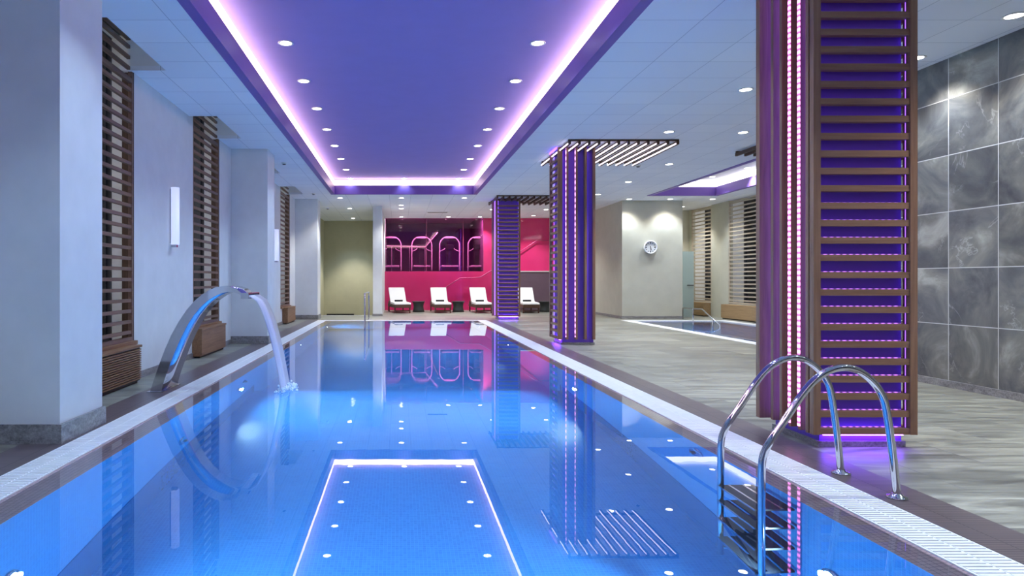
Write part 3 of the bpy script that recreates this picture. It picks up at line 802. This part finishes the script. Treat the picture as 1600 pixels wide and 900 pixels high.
# falling sheet of water
q = MB(); n = 18; x0, z0 = ex+.06, ez-.02; x1 = -1.37
P = []
for k in range(n+1):
    s_ = k/n; x = x0+(x1-x0)*s_**.72 if k else x0; z = z0*(1-s_)+(-.01)*s_
    xx = x0+(x1-x0)*math.sqrt(s_)
    P.append((xx, z))
rows = []
for k, (x, z) in enumerate(P):
    s_ = k/n; w0 = Y0+.01+.0*s_; w1 = Y1-.01-.02*s_
    th = .016
    rows.append([(x, w0, z), (x, w1, z), (x+th, w1, z+.004), (x+th, w0, z+.004)])
vs = [p for r_ in rows for p in r_]; fs = []
for k in range(n):
    for j in range(4):
        j2 = (j+1) % 4; fs.append((4*k+j, 4*k+j2, 4*k+4+j2, 4*k+4+j))
q.add(vs, fs, True); q.f.append((0,1,2,3)); q.sm.append(False); q.f.append((4*n, 4*n+1, 4*n+2, 4*n+3)); q.sm.append(False)
tag(q.build('falling_water', M['fall'], kind='stuff'), 'curved sheet of water falling from the arched steel spout into the pool', 'water')
q = MB()
for k in range(170):
    a = random.random()*2*PI; rr = abs(random.gauss(0, .09)); y = random.uniform(Y0, Y1)
    x = x1+.02+rr*math.cos(a)*.9; y += rr*math.sin(a); r_ = random.uniform(.005, .018)
    z = random.uniform(-.01, .05)*max(0, 1-rr*5)
    q.lathe([(r_*.4, -r_*.8), (r_, 0), (r_*.4, r_*.8)], (x, y, z), 'z', 6)
tag(q.build('splash_foam', M['foam'], kind='stuff'), 'white splash where the falling water meets the pool', 'splash')

# ------------------------------------------------------------------ pool ladder at the right
def smooth_path(pts, sub=6):
    P = [Vector(p) for p in pts]; out = []
    for i in range(len(P)-1):
        p0 = P[max(i-1, 0)]; p1 = P[i]; p2 = P[i+1]; p3 = P[min(i+2, len(P)-1)]
        for k in range(sub):
            t_ = k/sub
            out.append(.5*((2*p1)+(p2-p0)*t_+(2*p0-5*p1+4*p2-p3)*t_**2+(3*p1-p0-3*p2+p3)*t_**3))
    out.append(P[-1]); return out
t = thing('pool_ladder', 'chrome pool ladder with two arched handrails at the right pool edge', 'pool ladder', (2.97, 4.26, 0))
rail_px = [(1402,778),(1396,720),(1388,660),(1380,622),(1362,595),(1335,577),(1305,576),(1275,592),(1250,621),(1224,660),(1202,692),(1192,715),(1190,745)]
prof = [((px-VX)*4.01/FPX, H-(py-VY)*4.01/FPX) for px, py in rail_px]
prof[0] = (prof[0][0], .0)
xr = prof[-1][0]
for Y in (4.01, 4.52):
    pts = smooth_path([(x, Y, z) for x, z in prof], 5)+[Vector((xr, Y, z)) for z in (.0, -.3, -.7, -1.1, -1.45)]
    q = MB(); q.tube(pts, .0215, 16); h = q.build('handrail', M['steel'], t)
    q = MB(); fx = prof[0][0]; q.lathe([(.055, 0), (.058, .006), (.05, .014), (.028, .02), (.024, .03)], (fx, Y, 0), 'z', 24); q.build('foot_plate', M['steel'], h)
    q = MB(); q.tube([(xr, Y, -1.36), (XB-.0, Y, -1.36)], .016, 12); q.build('wall_stay', M['steel'], h)
for z in (-.24, -.56, -.88, -1.20):
    q = MB(); q.box(xr-.03, xr+.21, 4.03, 4.50, z, z+.028); s_ = q.build('tread', M['tread'], t)
    q = MB(); q.box(xr+.035, xr+.05, 4.03, 4.50, z+.0285, z+.034); q.box(xr+.13, xr+.145, 4.03, 4.50, z+.0285, z+.034); q.box(xr-.034, xr-.03, 4.03, 4.50, z, z+.03); q.build('grip_strip', M['steel'], s_)

# far stair handrail, small pool handrail
t = thing('stair_handrail', 'chrome handrail over the steps at the far end of the long pool', 'handrail', (-1.0, 22.2, 0))
q = MB(); q.tube(smooth_path([(-1.0, 22.25, 0), (-1.0, 22.25, .7), (-1.0, 22.15, .88), (-1.0, 21.8, .92), (-.97, 19.2, .93), (-.96, 18.8, .88), (-.95, 18.65, .7), (-.94, 18.5, -.1), (-.94, 18.4, -.8)]), .024, 12); q.build('rail', M['steel'], t)
q = MB(); q.lathe([(.06, 0), (.055, .015), (.03, .02)], (-1.0, 22.25, 0), 'z', 20); q.build('foot_plate', M['steel'], t)
t = thing('pool_handrail', 'steel handrail sloping down into the small back pool', 'handrail', (9.5, 22.4, 0))
q = MB(); q.tube([(9.5, 22.5, 0), (9.5, 22.5, .36), (9.46, 22.4, .38), (9.43, 20.9, .40), (9.38, 20.7, .37), (9.02, 18.9, .03), (8.95, 18.7, -.3)], .02, 10); q.build('rail', M['brushed'], t)
q = MB(); q.tube([(9.43, 21.55, 0), (9.43, 21.55, .39)], .018, 10); q.build('post', M['brushed'], t)
q = MB(); q.tube([(9.15, 19.6, -.4), (9.15, 19.6, .15)], .018, 10); q.build('post', M['brushed'], t)

# ------------------------------------------------------------------ frosted door right of the clock wall
r = struct_root('door_1')
q = MB(); q.box(9.64, 10.22, 23.3, 23.33, .02, 2.30); q.build('pane', M['frosted'], r)
q = MB(); q.tube([(9.98, 23.27, 1.13), (10.2, 23.27, 1.13)], .02, 10).tube([(10.18, 23.3, 1.13), (10.18, 23.27, 1.13)], .014, 8); q.build('door_handle', M['darkgrey'], r)
q = MB(); q.box(9.60, 9.64, 23.29, 23.34, 0, 2.32); q.build('door_frame', M['brushed'], r)

# ------------------------------------------------------------------ wall clock
cy, cx, cz = 22.75, (1015.5-VX)*22.75/FPX, H+(VY-386.5)*22.75/FPX
t = thing('wall_clock', 'round white wall clock with black hands on the beige wall block', 'clock', (cx, cy, cz))
R = .225
q = MB(); q.lathe([(R*.97, 0), (R, -.02), (R, -.075), (R*.985, -.085), (R*.86, -.085), (R*.84, -.05), (R*.84, -.04)], (cx, cy, cz), 'y', 40); q.build('case', M['pale_metal'], t)
q = MB(); q.lathe([(R*.86, -.046), (R*.86, -.052)], (cx, cy, cz), 'y', 40); dl = q.build('dial', M['white'], t)
for k in range(12):
    q = MB(); a = k*PI/6; r0, r1, ww = (R*.60, R*.78, .010) if k % 3 else (R*.55, R*.78, .015)
    d = Vector((math.sin(a), 0, math.cos(a))); e = Vector((math.cos(a), 0, -math.sin(a))); c = Vector((cx, cy-.053, cz))
    q.hexa([tuple(c+d*r0-e*ww), tuple(c+d*r0+e*ww), tuple(c+d*r1+e*ww), tuple(c+d*r1-e*ww)]+[tuple(c+Vector((0,-.003,0))+v) for v in (d*r0-e*ww, d*r0+e*ww, d*r1+e*ww, d*r1-e*ww)]); q.build('hour_mark', M['black'], dl)
def hand(name, ang, ln, ww, dy):
    a = math.radians(ang); d = Vector((math.sin(a), 0, math.cos(a))); e = Vector((math.cos(a), 0, -math.sin(a))); c = Vector((cx, cy-dy, cz))
    vs = [-d*.04-e*ww, -d*.04+e*ww, d*ln+e*ww*.6, d*ln-e*ww*.6]
    q = MB(); q.hexa([tuple(c+v) for v in vs]+[tuple(c+v+Vector((0,-.003,0))) for v in vs]); q.build(name, M['black'], t)
hand('minute_hand', 180, R*.72, .008, .060); hand('hour_hand', 166, R*.48, .012, .065)

# ------------------------------------------------------------------ loungers, towels, side tables
def make_lounger():
    t = thing('sun_lounger', 'x', 'sun lounger', (0,0,0), 0, 'white cushioned loungers by the red wall')
    # local: foot end at y=0, head end at y=+1.95
    q = MB()
    q.box(-.33, .33, 0, 1.9, .21, .34); q.build('frame', M['wicker'], t, .02)
    for sx in (-1, 1):
        for y in (.08, 1.72):
            q = MB(); q.box(sx*.30-.025, sx*.30+.025, y, y+.05, 0, .26); q.build('leg', M['wicker'], t)
        pts = [(1.55,.34),(1.5,.42),(1.4,.47),(1.25,.47),(1.1,.42),(.95,.30),(.98,.27),(1.5,.27)]
        q = MB(); q.prism(pts, 'x', sx*.34-.02, sx*.34+.02); q.build('side_panel', M['wicker'], t)
    q = MB(); q.box(-.28, .28, .08, .12, .07, .12); q.build('stretcher', M['wicker'], t)
    # padded cushion: seat + raised back, one bent pad
    prof = [(-.02,.35),(.02,.41),(1.05,.43),(1.13,.46),(1.62,.98),(1.66,1.0),(1.70,.97),(1.66,.90),(1.16,.37),(1.08,.34),(0,.335)]
    q = MB(); q.prism(prof, 'x', -.33, .33); q.build('cushion', M['cushion'], t, .02)
    q = MB(); q.prism([(1.12,.33),(1.20,.36),(1.70,.90),(1.66,.93)], 'x', -.31, .31); q.build('back_frame', M['wicker'], t)
    return t
L0 = make_lounger()
def lounger(first, x, y, rz, label, tl):
    o = L0 if first else copy_tree(L0)
    o.location = (x, y, 0); o.rotation_euler = (0, 0, rz); o['label'] = label
    c, s_ = math.cos(rz), math.sin(rz)
    # rolled towel on the seat
    q = MB(); ly, lz = 1.03, .43+.037
    q.tube([(-.17, ly, lz), (-.165, ly, lz), (.165, ly, lz), (.17, ly, lz)], [.02, .037, .037, .02], 14)
    tw = q.build('rolled_towel', M['towel']); tw.location = (x, y, 0); tw.rotation_euler = (0, 0, rz)
    tag(tw, tl, 'towel', 'black rolled towels on the loungers')
LX = [(.15, .16, 'leftmost white cushioned lounger beside the partition wall', 'black rolled towel on the leftmost lounger'),
      (1.74, .06, 'second white lounger from the left, between the two dark side tables', 'black rolled towel on the second lounger from the left'),
      (3.36, .05, 'third white lounger, just left of the far slatted pillar', 'black rolled towel on the lounger just left of the far pillar'),
      (5.22, -.02, 'white lounger in front of the low mauve wall, right of the far pillar', 'black rolled towel on the lounger right of the far pillar')]
for k, (x, rz, lab, tl) in enumerate(LX): lounger(k == 0, x, 26.5, rz, lab, tl)
def make_table():
    t = thing('side_table', 'x', 'side table', (0,0,0), 0, 'dark wicker side tables between the loungers')
    q = MB(); q.lathe([(.25,0),(.22,.1),(.20,.22),(.215,.34),(.26,.42)], (0,0,0), 'z', 28); q.build('base', M['dwicker'], t)
    q = MB(); q.lathe([(.27,.42),(.275,.43),(.27,.44)], (0,0,0), 'z', 28); q.build('table_top', M['darkgrey'], t)
    return t
T0 = make_table()
for k, (x, lab) in enumerate(((.80, 'dark waisted side table between the first and second loungers'), (2.43, 'dark waisted side table between the second and third loungers'), (6.0, 'dark waisted side table by the low mauve wall, half hidden by the middle pillar'))):
    o = T0 if k == 0 else copy_tree(T0)
    o.location = (x, 27.6, 0); o['label'] = lab

# ------------------------------------------------------------------ handrail on the red wall and gym equipment
t = thing('wall_handrail', 'thin pink handrail climbing to the right across the red glass wall', 'handrail', (3, 29.05, 1))
def rp(px, py, Y): return ((px-VX)*Y/FPX, Y, H+(VY-py)*Y/FPX)
q = MB(); q.tube([rp(693,451,29.05), rp(719,434.5,29.05), rp(750,433.5,29.05), rp(771,421,29.05), rp(816,391,29.05), rp(838,376,29.05), rp(858,376,29.05)], .022, 8); q.build('rail', M['pink_metal'], t)
for px, py in ((700,446.5),(735,434),(760,428),(830,381)):
    a = rp(px, py, 29.05); q = MB(); q.tube([a, (a[0], 29.2, a[2]-.03)], .01, 6); q.build('bracket', M['pink_metal'], t)
t = thing('gym_handrail', 'pale handrail rising diagonally behind the magenta gym window', 'handrail', (0, 30, 2.6))
q = MB(); q.tube([rp(604,384,30), rp(665,386,30), rp(684,363,30)], .024, 8); q.build('rail', M['pale_metal'], t)
for px in (612, 640, 664):
    a = rp(px, 385, 30); q = MB(); q.tube([(a[0], 30, 1.68), a], .014, 8); q.build('post', M['pale_metal'], t)
def make_machine():
    t = thing('exercise_machine', 'x', 'exercise machine', (0,0,0), 0, 'arched exercise machines behind the magenta window')
    q = MB(); w_ = .46
    q.tube(smooth_path([(-w_,0,0),(-w_,0,1.1),(-w_+.03,0,1.38),(-w_+.2,0,1.58),(0,0,1.62),(w_-.2,0,1.58),(w_-.03,0,1.38),(w_,0,1.1),(w_,0,0)], 5), .028, 10); q.build('arch_frame', M['pale_metal'], t)
    q = MB(); q.box(-.24, .24, -.04, .04, 1.55, 1.63); q.build('head_cover', M['pale_metal'], t, .02)
    q = MB(); q.box(-.38, .38, -.4, 1.3, .22, .30); q.build('running_deck', M['pale_metal'], t, .02)
    q = MB(); q.box(-.30, .30, -.35, 1.25, .301, .31); q.build('belt', M['black'], t)
    q = MB(); q.box(-.14, .14, .5, .62, .30, 1.05); q.build('weight_tower', M['darkgrey'], t)
    q = MB(); q.box(-.2, .2, .1, .14, 1.05, 1.28); q.build('console', M['black'], t, .01)
    for s_ in (-1, 1):
        q = MB(); q.tube([(s_*w_, 0, .95), (s_*.3, .1, 1.02), (s_*.2, .12, 1.1)], .018, 8); q.build('arm', M['pale_metal'], t)
        q = MB(); q.box(s_*w_-.04, s_*w_+.04, -.3, .3, 0, .05); q.build('foot', M['darkgrey'], t)
    return t
G0 = make_machine()
for k, (px, lab) in enumerate(((611, 'exercise machine at the left end of the magenta window, partly cut off'), (659, 'arched exercise machine behind the pale diagonal handrail'), (702.5, 'arched exercise machine with bright head bar in the middle of the magenta window'), (747, 'rightmost arched exercise machine behind the magenta window'))):
    o = G0 if k == 0 else copy_tree(G0)
    o.location = ((px-VX)*31/FPX, 31, 1.68); o['label'] = lab
for k, x in enumerate((.3, 1.9, 3.2)):  # unseen lamps, added to light the machines from the front
    lo = thing('gym_ceiling_lamp', 'round ceiling lamp of the gym, %s behind the magenta window' % ('left', 'middle', 'right')[k], 'ceiling lamp', (x, 30.1, 4.28), 0, 'gym ceiling lamps')
    q = MB(); q.lathe([(.12, 0), (.11, -.03)], (x, 30.1, 4.3), 'z', 20); q.build('diffuser', M['lamp_white'], lo)
    ld = bpy.data.lights.new('gym_beam', 'AREA'); ld.shape = 'DISK'; ld.size = .22; ld.energy = 42; l = bpy.data.objects.new('gym_beam', ld); COL.objects.link(l); l.parent = lo; l.location = (0, 0, -.06)

# ------------------------------------------------------------------ downlights
def make_downlight():
    t = thing('downlight', 'x', 'downlight', (0,0,0))
    q = MB(); q.lathe([(.075, 0), (.10, 0), (.105, -.006), (.10, -.012), (.08, -.010), (.075, -.004)], (0,0,0), 'z', 28); q.build('trim_ring', M['white'], t)
    q = MB(); q.lathe([(.079, -.003), (.078, -.0075), (.04, -.009), (.002, -.0095)], (0,0,0), 'z', 24); q.build('lens', M['lamp_white'], t)
    return t
D0 = make_downlight(); used = [False]
spot_data = {}
def downlight(x, y, z, label, group, watts=DOWN_W, angle=100, color=(1, .95, .88), blend=.6):
    o = copy_tree(D0) if used[0] else D0; used[0] = True
    o.location = (x, y, z); o['label'] = label; o['group'] = group
    key = (watts, angle, color)
    if key not in spot_data:
        ld = bpy.data.lights.new('downlight_beam', 'SPOT'); ld.energy = watts; ld.spot_size = math.radians(angle); ld.spot_blend = blend; ld.shadow_soft_size = .06; ld.color = color
        spot_data[key] = ld
    l = bpy.data.objects.new('downlight_beam', spot_data[key]); COL.objects.link(l); l.parent = o; l.location = (0, 0, -.07)
ordn = ['farthest', 'second farthest', 'third farthest', 'fourth farthest', 'fifth farthest', 'sixth farthest', 'seventh farthest', 'eighth farthest', 'ninth farthest', 'tenth farthest', 'eleventh farthest', 'twelfth farthest', 'thirteenth farthest']
for k in range(13):
    y = 21.0-1.715*k - (.08 if k == 0 else 0)
    if k == 0: y = 20.95
    for x, sd in ((-1.517, 'left'), (1.857, 'right')):
        downlight(x, y, ZT, 'round downlight in the %s row of the violet ceiling tray, %s' % (sd, ordn[k]), 'downlights in the violet ceiling tray', watts=DOWN_W*.7, color=(.5, .72, 1))
downlight(.16, 20.95, ZT, 'round downlight at the middle of the far end of the violet ceiling tray', 'downlights in the violet ceiling tray', watts=DOWN_W*.7, color=(.5, .72, 1))
gr = 'downlights in the right ceiling'
for x, y, lab in ((4.9, 9.5, 'nearest downlight of the row left of the near pillar'), (4.9, 12.2, 'second downlight of the row left of the near pillar, right of the lit battens'), (4.88, 15.5, 'downlight just below the lit ceiling battens'),
                  (6.27, 6.85, 'cut-off downlight at the top right corner above the slate wall'), (6.27, 8.15, 'downlight right of the near pillar, next to the slate wall'), (6.27, 12.25, 'second downlight in the right row, beside the near pillar'),
                  (6.27, 15.6, 'third downlight in the right row, right of the ceiling sensor'), (6.28, 18.4, 'fourth downlight in the right row, left of the second tray'), (6.25, 21.1, 'fifth downlight in the right row, beside the middle pillar'),
                  (7.64, 22.3, 'downlight over the left corner of the clock wall'), (9.0, 22.3, 'downlight over the middle of the clock wall'), (10.4, 22.3, 'downlight over the right edge of the clock wall'),
                  (10.35, 24.6, 'downlight in front of the frosted door'),
                  (4.9, 6.7, 'downlight hidden behind the near pillar top'), (4.9, 3.9, 'downlight above the right deck near the camera'), (6.27, 3.9, 'downlight above the slate wall near the camera'), (4.9, 1.1, 'downlight above the right deck beside the camera'), (4.9, 18.4, 'downlight hidden behind the middle pillar'), (6.27, 1.1, 'downlight by the slate wall beside the camera')):
    downlight(x, y, ZC, lab, gr, watts=DOWN_W*(.8 if 22 < y < 23 or (x > 6 and y < 9) else 1.5), angle=115)
gb = 'downlights over the loungers and niche'
for x, y, lab in ((-1.93, 22.0, 'downlight at the left behind the far end of the tray'), (.08, 22.0, 'middle downlight just behind the far end of the tray'), (2.14, 22.0, 'downlight behind the far right end of the tray'),
                  (.08, 24.1, 'front one of the two close downlights above the loungers'), (.08, 25.3, 'rear one of the two close downlights above the loungers'), (3.55, 25.6, 'downlight left of the far pillar top'), (5.6, 25.6, 'downlight right of the far pillar top'),
                  (.1, 28.6, 'downlight close to the red wall above the first lounger'), (2.1, 28.6, 'downlight close to the red wall above the second lounger'), (3.45, 28.6, 'downlight close to the red wall above the third lounger'),
                  (-1.85, 25.2, 'square-looking downlight in the niche ceiling'), (-2.0, 29.2, 'downlight lighting the olive niche wall'), (5.6, 28.0, 'downlight above the low mauve wall')):
    downlight(x, y, ZC, lab, gb, watts=DOWN_W*(4 if y > 28 and x < -1 else 1.6), angle=80 if y > 28 and x < -1 else 115)
for x, y, lab in ((9.6, 20.6, 'far downlight inside the second ceiling tray'), (9.85, 19.0, 'near downlight inside the second ceiling tray'), (8.4, 16.5, 'hidden downlight inside the second ceiling tray')):
    downlight(x, y, ZT, lab, 'downlights in the second ceiling tray')

# small ceiling sensors
def sensor(px, py, label):
    y = (ZC-H)*FPX/(VY-py); x = (px-VX)*y/FPX
    t = thing('smoke_detector', label, 'smoke detector', (x, y, ZC), 0, 'small sensors on the ceiling')
    q = MB(); q.lathe([(.06, 0), (.06, -.02), (.045, -.035)], (x, y, ZC), 'z', 20); q.build('base', M['white'], t)
    q = MB(); q.lathe([(.04, -.035), (.035, -.05), (.01, -.055)], (x, y, ZC), 'z', 20); q.build('sensor_head', M['darkgrey'], t)
sensor(444, 254, 'small dark sensor on the left ceiling beyond the second window')
sensor(490, 302, 'small dark sensor on the left ceiling above the farthest column')
sensor(512, 325, 'small sensor on the niche ceiling')
sensor(997, 258, 'small dark sensor on the ceiling below the lit battens')
t = thing('ceiling_vent', 'narrow rectangular vent on the ceiling in front of the red wall', 'vent', (1.55, 26.7, ZC))
q = MB(); q.box(1.1, 1.95, 26.5, 26.8, ZC-.012, ZC); q.build('frame', M['white'], t)
q = MB(); q.box(1.14, 1.91, 26.55, 26.75, ZC-.014, ZC-.012); q.build('slot', M['darkgrey'], t)
